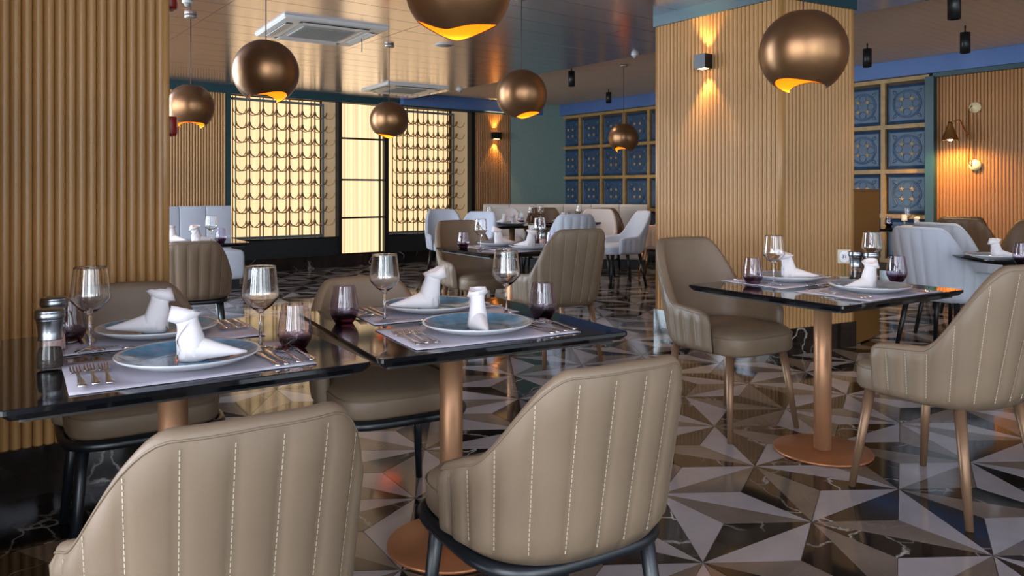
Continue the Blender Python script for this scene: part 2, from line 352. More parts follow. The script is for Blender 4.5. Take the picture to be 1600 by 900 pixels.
# ------------------------------------------------------------------ right wall: embossed tiles and slats
R0 = (1.65, 13.5); RD = vec(142.0); RD = (.616, -.788); RZ_R = atan2(RD[1], RD[0])
def kr(px):
    dx = (px - CX) / F; return (dx * R0[1] - R0[0]) / (RD[0] - dx * RD[1])
KA, KB, KE = -1.25, kr(1452), 17.0
wall_r = struct('wall_right', MB().box(((KA + KE) / 2, .1, 1.4), (KE - KA, .1, 2.9)).mesh('wall_right', M['backing']), (*R0, 0), RZ_R, 'right wall of blue embossed tiles and wooden slats')
part('blue_beam', MB().box(((KA + KE) / 2, 0, 2.70), (KE - KA, .16, .2)), M['blue'], wall_r)
part('teal_band', MB().box(((kr(1461) + KE) / 2, 0, 2.573), (KE - kr(1461), .12, .05)), M['teal'], wall_r)
part('teal_post', MB().box((kr(1456.5), -.01, 1.28), (.1, .14, 2.56)), M['teal'], wall_r)
T = .56; NCOL = int((KB - KA) / T)
part('frame_rail', MB().box(((KA + KB) / 2, .035, 2.57), (KB - KA, .08, .05)), M['gold_frame'], wall_r)
for r in range(4): part('frame_rail', MB().box(((KA + KB) / 2, .035, 2.55 - T * (r + 1)), (KB - KA, .075, .05)), M['gold_frame'], wall_r)
stile = MB().box((0, .035, 1.43), (.055, .07, 2.24)).mesh('frame_stile', M['gold_frame'])
tm = MB(); a = T/2 - .035
tm.loft([[(x*a, .05, z*a) for x, z in ((-1,-1),(1,-1),(1,1),(-1,1))], [(x*a*.9, .03, z*a*.9) for x, z in ((-1,-1),(1,-1),(1,1),(-1,1))], [(x*a*.84, .042, z*a*.84) for x, z in ((-1,-1),(1,-1),(1,1),(-1,1))]], caps=False, smooth=False)
tm.add([(x*a*.84, .042, z*a*.84) for x, z in ((-1,-1),(1,-1),(1,1),(-1,1))], [(0,1,2,3)], 0, False)
tile_me = tm.mesh('tile_panel', M['tile_blue'])
rm = MB()
for rr_, tt in ((.172, .007), (.155, .004)):               # a double ring
    rm.tube([(rr_*cos(2*pi*k/32), .04, rr_*sin(2*pi*k/32)) for k in range(32)], tt, 5, closed=True)
for cx, cz in ((0,.105),(.105,0),(0,-.105),(-.105,0)):  # four small scrolls inside it
    rm.tube([(cx + .045*cos(2*pi*k/16), .041, cz + .045*sin(2*pi*k/16)) for k in range(16)], .004, 5, closed=True)
for sx in (-1, 1):
    for sz in (-1, 1):                                 # leaves in the corners
        L_ = []
        for k in range(7):
            q = k / 6; w = .022 * sin(pi * min(1, q*1.0)) + .001; c0 = (.12 + .055 * q)
            L_.append([(sx*c0 + sx*w*.7*t_, .042 - .014*(1 if abs(t_) < .5 else 0), sz*c0 - sz*w*.7*t_) for t_ in (-1, 0, 1)])
        rm.loft(L_, closed=False, caps=False)
relief_me = rm.mesh('relief', M['tile_relief'])
fm = MB()
for sx in (-1, 1):
    for sz in (-1, 1):
        cx, cz = sx*.062, sz*.062; Q = [(cx, .026, cz)]
        for k in range(10):
            q = .036 if k % 2 == 0 else .016; Q.append((cx + q*cos(2*pi*k/10+.3), .034, cz + q*sin(2*pi*k/10+.3)))
        fm.add(Q, [(0, 1+(k+1) % 10, 1+k) for k in range(10)], 0, False)
flower_me = fm.mesh('flowers', M['flower'])
kc = KB - T/2
while kc > KA:
    obj('frame_stile', stile, wall_r, (kc + T/2, 0, 0))
    for r in range(4):
        z = 2.55 - T * (r + .5) - .0; tp_ = obj('tile_panel', tile_me, wall_r, (kc, 0, z))
        obj('relief', relief_me, tp_); obj('flowers', flower_me, tp_)
    kc -= T
slats(wall_r, kr(1461), kr(1461) + 3.0, .19, 2.55, M['wood_dark'], y=.03)
part('wood_panel', MB().box((kr(1461) + 3.0 + 4, .02, 1.28), (8, .06, 2.54)), M['wood_dark'], wall_r)
bb = struct('baseboard_right', None, (*R0, 0), RZ_R)
kk = KA
while kk < KE - .1: part('marble_slab', MB().box((kk + .6, -.005, .093), (1.196, .07, .186)), M['black_marble'], bb); kk += 1.2

# ------------------------------------------------------------------ street-side and front walls with windows (behind the camera)
RZ_L = atan2(V[1], V[0])
def glazed_wall(name, org, rz, length, wins, ww, num):
    mb = MB(); z0, z1 = .35, 2.55; prev = 0
    for c in wins:
        mb.box(((prev + c - ww/2) / 2, 0, 1.4), (c - ww/2 - prev, .2, 2.9)); prev = c + ww/2
        mb.box((c, 0, z0/2 - .02), (ww, .2, z0 + .04)); mb.box((c, 0, (z1 + 2.85)/2), (ww, .2, 2.85 - z1))
    mb.box(((prev + length) / 2, 0, 1.4), (length - prev, .2, 2.9))
    struct(name, mb.mesh(name, M['wall']), org, rz)
    for i, c in enumerate(wins):
        w = struct('window_%d' % (num + i), None, org, rz)
        for x in (-ww/2 + .03, 0, ww/2 - .03): part('mullion', MB().box((c + x, 0, 1.45), (.06, .08, 2.2)), M['window_frame'], w)
        for z in (.38, 2.52): part('rail', MB().box((c, 0, z), (ww, .08, .06)), M['window_frame'], w)
        for x in (-ww/4, ww/4): part('pane', MB().box((c + x, .03, 1.45), (ww/2 - .06, .006, 2.1)), M['acryl'], w)
p0 = AB(LEFT_A, FRONT_B - .1); glazed_wall('wall_left', (*p0, 0), RZ_L, 16.4, [b - FRONT_B + .1 for b in WIN_L], 2.2, 3)
p0 = AB(LEFT_A, 11.13); glazed_wall('wall_back_glazed', (*p0, 0), RZ_B, 6.1, [a - LEFT_A for a in WIN_B], 2.2, 13)
p0 = AB(LEFT_A, FRONT_B); glazed_wall('wall_front', (*p0, 0), RZ_B, 16.6, [a - LEFT_A for a in WIN_F], 2.5, 8)

# ------------------------------------------------------------------ ceiling
AE = 6.17                                              # edge of the lower lacquered ceiling
ceil = struct('ceiling', None, (0, 0, 0), RZ_B, 'ceiling of glossy lacquered planks stepping up to matt cream planks')
part('plank_carrier', MB().box(((-6.6 + AE) / 2, (11.2 - 5.2) / 2, ZC + .09), (AE + 6.6, 16.4, .14)), M['gap'], ceil)
joints = [-6.6, -2.9, -1.3, .3, 1.9, 3.5, 5.1, AE]; pw = .345; cache = {}
def plank(a0, a1, b0, b1):
    key = (round(a1 - a0, 3), round(b1 - b0, 3))
    if key not in cache:
        w, d = key[0] - .003, key[1] - .004
        mb = MB().loft([[(x, y, .022) for x, y in rrect(w, d, .002, 1)], [(x, y, .001) for x, y in rrect(w, d, .002, 1)], [(x, y, 0) for x, y in rrect(w - .004, d - .004, .002, 1)]][::-1], smooth=False)
        cache[key] = mb.mesh('plank', M['ceil'])
    obj('plank', cache[key], ceil, ((a0 + a1) / 2, (b0 + b1) / 2, ZC))
b = 11.0
while b > 2.2:
    for a0, a1 in zip(joints[1:], joints[2:]): plank(a0, a1, b - pw, b)
    b -= pw
part('near_panel', MB().box(((joints[1] + AE) / 2, (b - 5.1) / 2, ZC + .012), (AE - joints[1], b + 5.1 - .004, .022)), M['ceil'], ceil)
part('side_panel', MB().box(((joints[0] + joints[1]) / 2, 3, ZC + .012), (joints[1] - joints[0], 16, .022)), M['ceil'], ceil)
mb = MB(); bb_ = -5.2                                  # higher cream ceiling: narrow boards
while bb_ < 12.2:
    mb.box(((AE + 10.4) / 2, bb_ + .05, ZC2 + .012), (10.4 - AE, .094, .02)); bb_ += .1
part('cream_boards', mb, M['cream'], ceil, kind='stuff')
part('board_carrier', MB().box(((AE + 10.4) / 2, 3.5, ZC2 + .07), (10.4 - AE, 17.4, .09)), M['gap'], ceil)
part('blue_beam', MB().box(((AE + 9.2) / 2, 10.93, 2.70), (9.2 - AE, .12, .2)), M['blue'], ceil)

# ------------------------------------------------------------------ columns
def ground(px, D): return ((px - CX) / F * D, D)
def column(name, pts, faces, zt, label):
    """pts: plan corners; faces: (corner a, corner b) pairs carrying slats, b to the right seen from outside"""
    c = struct(name, None, (pts[0][0], pts[0][1], 0), 0, label); o = pts[0]; Q = [(x - o[0], y - o[1]) for x, y in pts]; n = len(Q)
    if sum(Q[k][0]*Q[(k+1) % n][1] - Q[(k+1) % n][0]*Q[k][1] for k in range(n)) < 0: ring = Q[::-1]
    else: ring = Q
    part('core', MB().loft([[(x, y, 0) for x, y in ring], [(x, y, ZC) for x, y in ring]], smooth=False), M['backing'], c)
    for a, b in faces:
        A, B = Q[a], Q[b]; l = math.dist(A, B); rz = atan2(B[1] - A[1], B[0] - A[0])
        slats(c, 0, l, .19, zt, M['wood'], rz=rz, org=A)
        mid = ((A[0] + B[0]) / 2, (A[1] + B[1]) / 2)
        part('marble_base', MB().box((0, -.012, .095), (l + .04, .036, .19)), M['black_marble'], c, (*mid, 0), rz)
        part('teal_cap', MB().box((0, -.012, (zt + ZC) / 2), (l + .05, .04, ZC - zt)), M['teal'], c, (*mid, 0), rz)
    for k in {q for f in faces for q in f}:
        part('corner_bead', MB().lathe([(.02, .19), (.02, zt)], 10), M['wood'], c, (Q[k][0], Q[k][1], 0))
    return c
A_, C_, B_ = ground(1028, 6.44), ground(1220, 5.475), ground(1330, 5.83)
D_ = (A_[0] + B_[0] - C_[0], A_[1] + B_[1] - C_[1])
col_r = column('column', [A_, C_, B_, D_], [(0, 1), (1, 2)], 2.577, 'square slatted wooden column behind table thirty-one')
q = ground(257, 3.26); CU = vec(54); CV = (-CU[1], CU[0]); w = .85
l0 = (q[0] - CU[0]*w, q[1] - CU[1]*w); l1 = (l0[0] + CV[0]*1.2, l0[1] + CV[1]*1.2); l2 = (q[0] + CV[0]*1.2, q[1] + CV[1]*1.2)
column('column', [l0, q, l2, l1], [(0, 1), (1, 2)], 2.62, 'large slatted wooden column at the left edge')
st = struct('added_shade_wall', None, (l0[0], l0[1], 0), atan2(-CV[1], -CV[0]), 'short unseen wall added to shade the left column')  # wall added out of view to darken the left column's slats
part('core', MB().box((.75, -.1, 1.33), (1.5, .16, 2.66)), M['backing'], st); part('wood_face', MB().box((.75, -.01, 1.4), (1.5, .03, 2.44)), M['wood'], st)
part('marble_base', MB().box((.75, -.005, .095), (1.5, .06, .19)), M['black_marble'], st)
# dark marble border in the floor along the left column
bd = struct('trim_1', None, (l0[0], l0[1], 0), atan2(CU[1], CU[0]), 'black marble border strip in the floor beside the left column')
for k in range(4): part('border_tile', MB().box((-1.2 + k * .56 + .28, -.27, .0005), (.557, .5, .003)), M['black_marble'], bd)
# ochre screen behind the right column
p = at(1338, 5.83); p2 = at(1377, 6.2); rz = atan2(p2[1] - p[1], p2[0] - p[0]); l = math.dist(p[:2], p2[:2])
pt_ = thing('partition', (p[0], p[1], 0), rz, 'low ochre fabric partition joined to the slatted column', 'partition')
part('panel', MB().box((l/2 - .02, .05, .6), (l + .02, .08, 1.18)), M['ochre'], pt_)
part('cap', MB().box((l/2 - .02, .05, 1.197), (l + .03, .09, .012)), M['brown'], pt_)

# ------------------------------------------------------------------ chairs
def make_chair(name, p, loc, rz, label, group=None, cat='chair'):
    """tub chair facing local +y: curved channelled shell, cushion, four legs, optional metal ring frame"""
    t = thing(name, loc, rz, label, cat, group)
    zb, hb, ha, th = p['zb'], p['hb'], p['ha'], p['th']; Wb, Wt, Db, Dt, arm = p['Wb'], p['Wt'], p['Db'], p['Dt'], p['arm']; N = p['N']
    TA = p.get('ta', .72); e = .74
    tab = []; zm = (zb + hb) / 2; acc = 0; last = None
    for i in range(801):
        a_ = -1 + i / 400; lzm = .5; W = (Wb + Wt) / 2; D = (Db + Dt) / 2
        pt = (W * spow(sin(a_ / TA * pi / 2), e), -D * abs(cos(a_ / TA * pi / 2)) ** e) if abs(a_) <= TA else (math.copysign(W, a_), arm * (abs(a_) - TA) / (1 - TA))
        if last: acc += math.dist(pt, last)
        tab.append(acc); last = pt
    def raw(tau):
        want = (tau + 1) / 2 * acc; lo, hi = 0, 800
        while hi - lo > 1:
            md = (lo + hi) // 2
            if tab[md] < want: lo = md
            else: hi = md
        return -1 + (lo + (want - tab[lo]) / max(1e-9, tab[hi] - tab[lo])) / 400
    def plan(tau, z):
        tau = raw(tau)
        lz = (z - zb) / (hb - zb); W = Wb + (Wt - Wb) * lz; D = Db + (Dt - Db) * lz
        if abs(tau) <= TA:
            a = tau / TA * pi / 2; return (W * spow(sin(a), e), -D * abs(cos(a)) ** e)
        return (math.copysign(W, tau), arm * (abs(tau) - TA) / (1 - TA))
    def height(tau):
        a = abs(tau); h = ha + (hb - ha) * (1 - smooth(p.get('s0', .26), p.get('s1', .72), a)) + .012 * (1 - a) - p.get('sl', .012) * smooth(.6, 1.0, a)
        if a > .9: q = (a - .9) / .1; h -= .05 * (1 - sqrt(max(0, 1 - q * q)))
        return h
    per = 7; nt = N * per; rings = []
    taus = [-1 + 2 * i / nt for i in range(nt + 1)]
    for tau in taus:
        h = height(tau); d = 1e-3; fr = 1.0
        if abs(tau) > .95: fr = max(.12, sqrt(max(0, 1 - ((abs(tau) - .95) / .05) ** 2)))
        bul = .010 * abs(sin(pi * (tau + 1) / 2 * N)) ** .55
        def off(z, o):
            a, b = plan(max(-1, tau - d), z), plan(min(1, tau + d), z); tx, ty = b[0] - a[0], b[1] - a[1]; l = sqrt(tx*tx + ty*ty) or 1
            c = plan(tau, z); return (c[0] - ty / l * o, c[1] + tx / l * o, z)
        # tau runs left arm -> back -> right arm, so the left normal points inwards
        ring = []; T2 = th / 2 * fr
        for k in range(11):
            q = k / 10; z = zb + (h - T2 - zb) * q; tuck = (1 - smooth(0, .12, q)) * .014
            ring.append(off(z, -(T2 + (bul * smooth(0, .1, q) * smooth(0, .05, 1 - q)) * fr - tuck)))
        for k in range(1, 6):
            a = pi * k / 6; z = h - T2 + T2 * sin(a); ring.append(off(z, -T2 * cos(a)))
        for k in range(8):
            z = h - T2 + (zb - h + T2) * k / 7; ring.append(off(z, T2))
        rings.append(ring)
    part('backrest', MB().loft(rings), p['mat'], t)
    seam = []
    for i in range(1, 60):
        tau = -.97 + 1.94 * i / 60; z = height(tau) - th * .5 + .004; d = 1e-3; a, b = plan(tau - d, z), plan(tau + d, z); tx, ty = b[0]-a[0], b[1]-a[1]; l = sqrt(tx*tx + ty*ty); c = plan(tau, z)
        seam.append((c[0] + ty/l*(th/2 - .0005), c[1] - tx/l*(th/2 - .0005), z))
    part('rim_seam', MB().tube(seam, .0022, 5), p['mat'], t)
    if p.get('stitch'):                               # dashes of pale thread in the grooves
        sm = MB()
        for c in range(1, N):
            tau = -1 + 2 * c / N; h = height(tau); z = zb + .03
            while z < h - th * .5 - .01:
                d = 1e-3; Q = []
                for zz in (z, z + .0075):
                    a, b = plan(tau - d, zz), plan(tau + d, zz); tx, ty = b[0]-a[0], b[1]-a[1]; l = sqrt(tx*tx + ty*ty); cc = plan(tau, zz); o = th/2 + .0012
                    for s_, oo in ((-.0008, o), (.0008, o), (.0008, o - .003), (-.0008, o - .003)):
                        Q.append((cc[0] + ty/l*oo + tx/l*s_, cc[1] - tx/l*oo + ty/l*s_, zz))
                sm.add(Q, [(0,1,5,4), (1,2,6,5), (3,0,4,7)], 0, False); z += .0105
        part('stitching', sm, M['thread'], t, kind='stuff')
    # cushion
    zs, ws, y0, y1 = p['zs'], p['ws'], -Db + th * .6, p['yf']
    def outline(g):
        P = []; yc = (y0 + y1) / 2; hd = (y1 - y0) / 2
        for k in range(36):
            a = 2 * pi * k / 36; wv = ws * (1 + .04 * sin(a)); P.append(((wv - g) * spow(cos(a), .5), yc + (hd - g) * spow(sin(a), .5)))
        return P
    hs = zs - p['zc']; lev = [(.008, p['zc']), (0, p['zc'] + .012), (0, zs - hs*.32), (.004, zs - hs*.2), (.018, zs - hs*.05), (.05, zs + .006), (.12, zs + .014)]
    part('seat', MB().loft([[(x, y, z) for x, y in outline(g)] for g, z in lev]), p['mat'], t)
    part('piping', MB().tube([(x, y, zs - hs*.26) for x, y in outline(-.0008)], .0028, 5, closed=True), p['mat'], t)
    if p.get('ring'):
        part('ring_frame', MB().tube([(x, y, p['zc'] - .014) for x, y in outline(-.004)], .017, 8, closed=True), M['frame'], t)
        part('seat_base', MB().loft([[(x, y, z) for x, y in outline(.03)] for z in (p['zc'] - .02, p['zc'] + .01)]), M['black'], t)
    (lx, ly0, ly1), (fx, fy0, fy1), (r0, r1) = p['legs']
    for sx in (-1, 1):
        for ya, yb in ((ly0, fy0), (ly1, fy1)):
            part('leg', MB().tube([(sx*lx, ya, p['zc'] + .01), (sx*fx, yb, 0)], [r0, r1], 14), p['leg'], t)
    return t
PA = dict(sl=.05, s0=.25, s1=.68, zb=.41, hb=.826, ha=.625, th=.042, Wb=.235, Wt=.262, Db=.235, Dt=.315, arm=.045, N=13, mat=M['leather'], stitch=True, zs=.495, zc=.405, ws=.235, yf=.26, ring=True,
          legs=((.185, -.15, .185), (.22, -.205, .225), (.021, .0135)), leg=M['frame'])
PB = dict(zb=.405, hb=.925, ha=.62, th=.045, Wb=.245, Wt=.30, Db=.235, Dt=.345, arm=.13, N=15, mat=M['leather'], stitch=True, zs=.515, zc=.40, ws=.232, yf=.275,
          legs=((.185, -.17, .185), (.235, -.235, .235), (.021, .0135)), leg=M['bronze_leg'], s0=.24, s1=.64)
PW = dict(PB, mat=M['fabric'], leg=M['black'], stitch=False)
A1 = make_chair('leather_chair', PA, (-.582, 1.455, 0), R(35), 'taupe leather chair nearest the camera, its back at the lower left', 'black-framed leather chairs'); KIDS[A1.name] = list(A1.children)
G = 'black-framed leather chairs'
dup(A1, (.075, 1.84, 0), R(31), 'taupe leather chair with black legs pushed to the right front table, back turned', G)
dup(A1, (-1.31, 2.67, 0), R(180 + 33.8), 'taupe leather chair on the far side of the left front table', G)
dup(A1, (-.478, 2.87, 0), R(180 + 29.3), 'taupe leather chair on the far side of the right front table', G)
dup(A1, at(300, 5.6), R(25), 'dark-looking leather chair seen from behind beside the left column', G)
A1.scale = (.95, 1, 1)
B1 = make_chair('leather_armchair', PB, (1.106, 3.89, 0), R(180 + 31), 'taupe leather armchair with bronze legs in front of the slatted column', 'bronze-legged leather armchairs'); KIDS[B1.name] = list(B1.children)
G = 'bronze-legged leather armchairs'
dup(B1, (1.69, 2.97, 0), R(29), 'taupe leather armchair with bronze legs cut by the right picture edge', G)
dup(B1, (-.30, 6.29, 0), R(180 + 33), 'shaded leather armchair facing us behind the middle table', G)
dup(B1, (.30, 5.37, 0), R(30), 'leather armchair seen from behind at the middle table', G)
Wc = make_chair('fabric_armchair', PW, at(1478, 5.55), R(-62), 'pale blue fabric armchair behind table thirty-one, back turned', 'pale fabric armchairs'); KIDS[Wc.name] = list(Wc.children)
G = 'pale fabric armchairs'
dup(Wc, at(1500, 6.25), R(-62), 'grey-blue fabric armchair half hidden behind the pale one at right', G)
dup(Wc, at(970, 9.6), R(105), 'pale fabric armchair in side view left of the slatted column', G)
dup(Wc, at(888, 8.6), R(10), 'pale fabric armchair seen from behind beyond the middle table', G)
dup(Wc, at(731, 9.1), R(150), 'pale fabric armchair by the right scalloped screen, nearer one', G)
dup(Wc, at(700, 10.2), R(200), 'pale fabric armchair by the right scalloped screen, farther one', G)
PF = dict(PB, mat=M['fabric_white'], leg=M['black'], stitch=False)
Wf = make_chair('fabric_armchair', PF, at(930, 10.35), R(165), 'off-white fabric armchair facing us in front of the cream banquette', G); KIDS[Wf.name] = list(Wf.children)
dup(Wf, at(790, 10.9), R(185), 'off-white fabric armchair facing us behind the distant table', G)
PP = dict(PB, mat=M['peach'], leg=M['brass'], stitch=False, hb=.86, ha=.74, Wb=.28, Wt=.32)
make_chair('tub_chair', PP, at(1030, 10.4), R(70), 'peach tub chair half hidden by the slatted column', 'tub chairs')
PN = dict(PB, mat=M['brown'], leg=M['black'], stitch=False, hb=.92)
Bn = make_chair('brown_chair', PN, at(1530, 7.3), R(-60), 'brown leather chair by the slatted right wall under the lamp', 'brown leather chairs'); KIDS[Bn.name] = list(Bn.children)
G = 'brown leather chairs'
dup(Bn, at(1492, 8.0), R(-20), 'brown leather chair deepest under the wall lamp', G)
dup(Bn, at(1598, 6.6), R(120), 'brown leather chair cut by the right picture edge beside the wall', G)
dup(Bn, at(846, 11.45), R(170), 'brown chair in front of the cream banquette, left one', G)
dup(Bn, at(952, 11.25), R(190), 'brown chair in front of the cream banquette, right one', G)

# ------------------------------------------------------------------ sofas
def sofa(loc, rz, L_, m, label, hb=.96, n=5):
    t = thing('banquette_sofa', loc, rz, label, 'sofa', 'upholstered banquettes')
    part('base', MB().box((0, -.32, .06), (L_ - .1, .5, .12)), M['black'], t)
    w = L_ / n
    for i in range(n):
        x = -L_/2 + w * (i + .5)
        def cush(nm, cy, cz, dx, dy, dz, rr_=.035):
            R_ = []
            for q, g in ((-1, .03), (-.9, .008), (-.6, 0), (.6, 0), (.9, .008), (1, .03)):
                R_.append([(x + a, cy + b, cz + q * dz / 2) for a, b in rrect(dx - (2*g if rr_ > .02 else 0), dy - 2*g, rr_, 3)])
            part(nm, MB().loft(R_), m, t)
        cush('seat_cushion', -.34, .30, w - .004, .62, .34); cush('back_cushion', -.06, hb/2 + .1, w - .003, .16, hb - .2, .012)
    return t
p, p2 = at(757, 12.7), at(1012, 12.2)
sofa(((p[0]+p2[0])/2, (p[1]+p2[1])/2, 0), atan2(p2[1]-p[1], p2[0]-p[0]), math.dist(p, p2), M['sofa'], 'long cream banquette in front of the blue tiled wall', .97, 6)
sofa(at(255, 9.2), R(90 - 52), 1.55, M['fabric'], 'pale channelled banquette beyond the left column', 1.0, 5)

# ------------------------------------------------------------------ tables
ZT = .75
def make_table(name, wu, wv, loc, rz, label, round_=False):
    t = thing(name, loc, rz, label, 'table', 'pedestal dining tables')
    if round_:
        part('tabletop', MB().lathe([(wu*.94, ZT - .03), (wu, ZT - .008), (wu, ZT - .002), (wu - .002, ZT)], 48), [M['top']], t)
    else:
        O = lambda g, r=.012: rrect(wu - 2*g, wv - 2*g, r, 3); mb = MB()
        mb.loft([[(x, y, z) for x, y in O(g)] for g, z in ((.014, ZT - .026), (.0, ZT - .012), (0, ZT - .002), (.0015, ZT))], caps=True, smooth=False)
        part('tabletop', mb, M['top'], t)
        part('under_edge', MB().loft([[(x, y, z) for x, y in O(.032)] for z in (ZT - .036, ZT - .0285)], smooth=False), M['rust_edge'], t)
    part('post', MB().lathe([(.0385, .012), (.0385, ZT - .036)], 28), M['copper'], t)
    part('base', MB().lathe([(.19, .0), (.214, .002), (.216, .008), (.212, .0125), (.06, .014), (0.001, .014)], 48), M['copper_disc'], t)
    part('mount', MB().box((0, 0, ZT - .040), (.3, .3, .008)), M['black'], t)
    return t
UL, UR, U3, UM = 56.2, 60.7, 57.0, 57.0
def loc2(c, ang, a, b):                               # point offset along / across a table turned to heading ang
    u = vec(ang); return (c[0] + a*u[0] - b*u[1], c[1] + a*u[1] + b*u[0])
cL, cR, c3, cM = (-.936, 2.098), (-.205, 2.56), (1.42, 3.47), (0, 5.83)
make_table('dining_table', .795, .88, (*cL, 0), R(90 - UL), 'black stone table at the left front with grinder on it')
make_table('dining_table', .815, .88, (*cR, 0), R(90 - UR), 'black stone table right of the grinder table, butted against it')
make_table('dining_table', .90, .80, (*c3, 0), R(90 - U3), 'black stone table with the number 31 sign')
make_table('dining_table', .90, .80, (*cM, 0), R(90 - UM), 'dark table in the middle distance between two leather armchairs')
cF = at(800, 9.9); make_table('dining_table', .9, .8, cF, R(90 - 57), 'distant table in front of the cream banquette, left one')
cF2 = at(877, 10.72); make_table('dining_table', .8, .8, cF2, R(90 - 57), 'distant table behind the pale armchair seen from behind')
cQ = at(1622, 5.05); make_table('round_table', .5, .5, cQ, 0, 'round black table cut by the right picture edge', True)
cB = at(1408, 9.0); make_table('dining_table', .8, .8, cB, R(52), 'small dark table below the blue embossed tiles')
cA = at(290, 6.55); make_table('dining_table', .9, .8, cA, R(90 - 57), 'table behind the left column with folded napkins')

# ------------------------------------------------------------------ tableware prototypes (meshes shared by all copies)
def fork_mesh():
    mb = MB(); pr = [(-.10, .0085, .004), (-.092, .0105, .005), (-.07, .0085, .005), (-.02, .0042, .0065), (.02, .0034, .009), (.035, .006, .006), (.045, .0115, .003), (.055, .0125, .0035)]
    mb.loft([[(-w, y, z), (w, y, z), (w * .8, y, z + .0025), (-w * .8, y, z + .0025)] for y, w, z in pr])
    for k in range(4):
        x = -.0099 + k * .0066; mb.loft([[(x - w, y, z), (x + w, y, z), (x + w, y, z + .002), (x - w, y, z + .002)] for y, w, z in ((.054, .0022, .0035), (.08, .0019, .006), (.1, .0009, .010))])
    return mb.mesh('fork', M['steel'])
def knife_mesh():
    mb = MB(); pr = [(-.11, .007, .001), (-.1, .0095, .001), (-.06, .008, .001), (.0, .006, .002), (.01, .0085, .002), (.06, .0095, .002), (.1, .007, .002), (.112, .001, .002)]
    mb.loft([[(-w, y, z), (w, y, z), (w * .7, y, z + (.005 if y < 0 else .0018)), (-w * .7, y, z + (.005 if y < 0 else .0018))] for y, w, z in pr]); return mb.mesh('knife', M['steel'])
def spoon_mesh():
    mb = MB(); pr = [(-.10, .0085, .003), (-.09, .0105, .004), (-.06, .008, .005), (-.01, .004, .007), (.03, .0035, .008)]
    mb.loft([[(-w, y, z), (w, y, z), (w * .8, y, z + .0025), (-w * .8, y, z + .0025)] for y, w, z in pr])
    rows = []
    for i in range(8):
        q = i / 7; y = .028 + .062 * q; w = .0205 * sqrt(max(.01, 1 - ((q - .52) / .54) ** 2)); d = .009 * sin(pi * q)
        rows.append([(w * x, y, .0095 - d * (1 - x * x)) for x in (-1, -.6, 0, .6, 1)] + [(w * x, y, .0082 - d * (1 - x * x)) for x in (1, .6, 0, -.6, -1)])
    mb.loft(rows); return mb.mesh('spoon', M['steel'])
FORK, KNIFE, SPOON = fork_mesh(), knife_mesh(), spoon_mesh()
WG = MB(); WG.lathe([(.0005, .0), (.0365, .0), (.0372, .0012), (.036, .0024), (.02, .0055), (.008, .010), (.0042, .02), (.0034, .06), (.0042, .094), (.009, .102), (.030, .117), (.046, .136), (.0492, .142), (.0497, .149), (.0488, .160), (.0470, .174), (.0438, .200), (.0412, .222), (.0406, .2272), (.0404, .2282), (.0400, .2287),
  (.0396, .2282), (.0394, .2272), (.0400, .222), (.0426, .200), (.0458, .174), (.0476, .160), (.0484, .1495), (.0478, .143), (.0445, .1375), (.0285, .1195), (.012, .1085), (.006, .1062), (.0005, .1055)], 36, caps=False)
WINE = WG.mesh('wine_glass', M['crystal'])
TG = MB(); TG.lathe([(.001, 0), (.027, 0), (.031, .004), (.044, .026), (.0475, .04), (.046, .062), (.0395, .102), (.036, .124)], 32, caps=False)
TG.lathe([(.0353, .124), (.0388, .102), (.0452, .062), (.0466, .041), (.042, .027), (.024, .016), (.001, .014)], 32, caps=False)
TUMB = TG.mesh('tumbler', M['tumbler'])
def plate_parts(r, rimw, inner):
    bowl = MB().lathe([(.001, .0), (r*.52, .0), (r*.56, .004), (r*.80, .012), (r*.97, .025), (r, .0295), (r*.992, .032), (r*.955, .0295)], 56, caps=False)
    face = MB().lathe([(r*.957, .0297), (r*.80, .0165), (r*.58, .0088), (r*.5, .0082), (.001, .0082)], 56, caps=False)
    return bowl.mesh('rim', M['plate_rim']), face.mesh('glaze', inner)
PL_B = plate_parts(.172, .01, M['plate_in']); PL_G = plate_parts(.168, .01, M['plate_grey'])
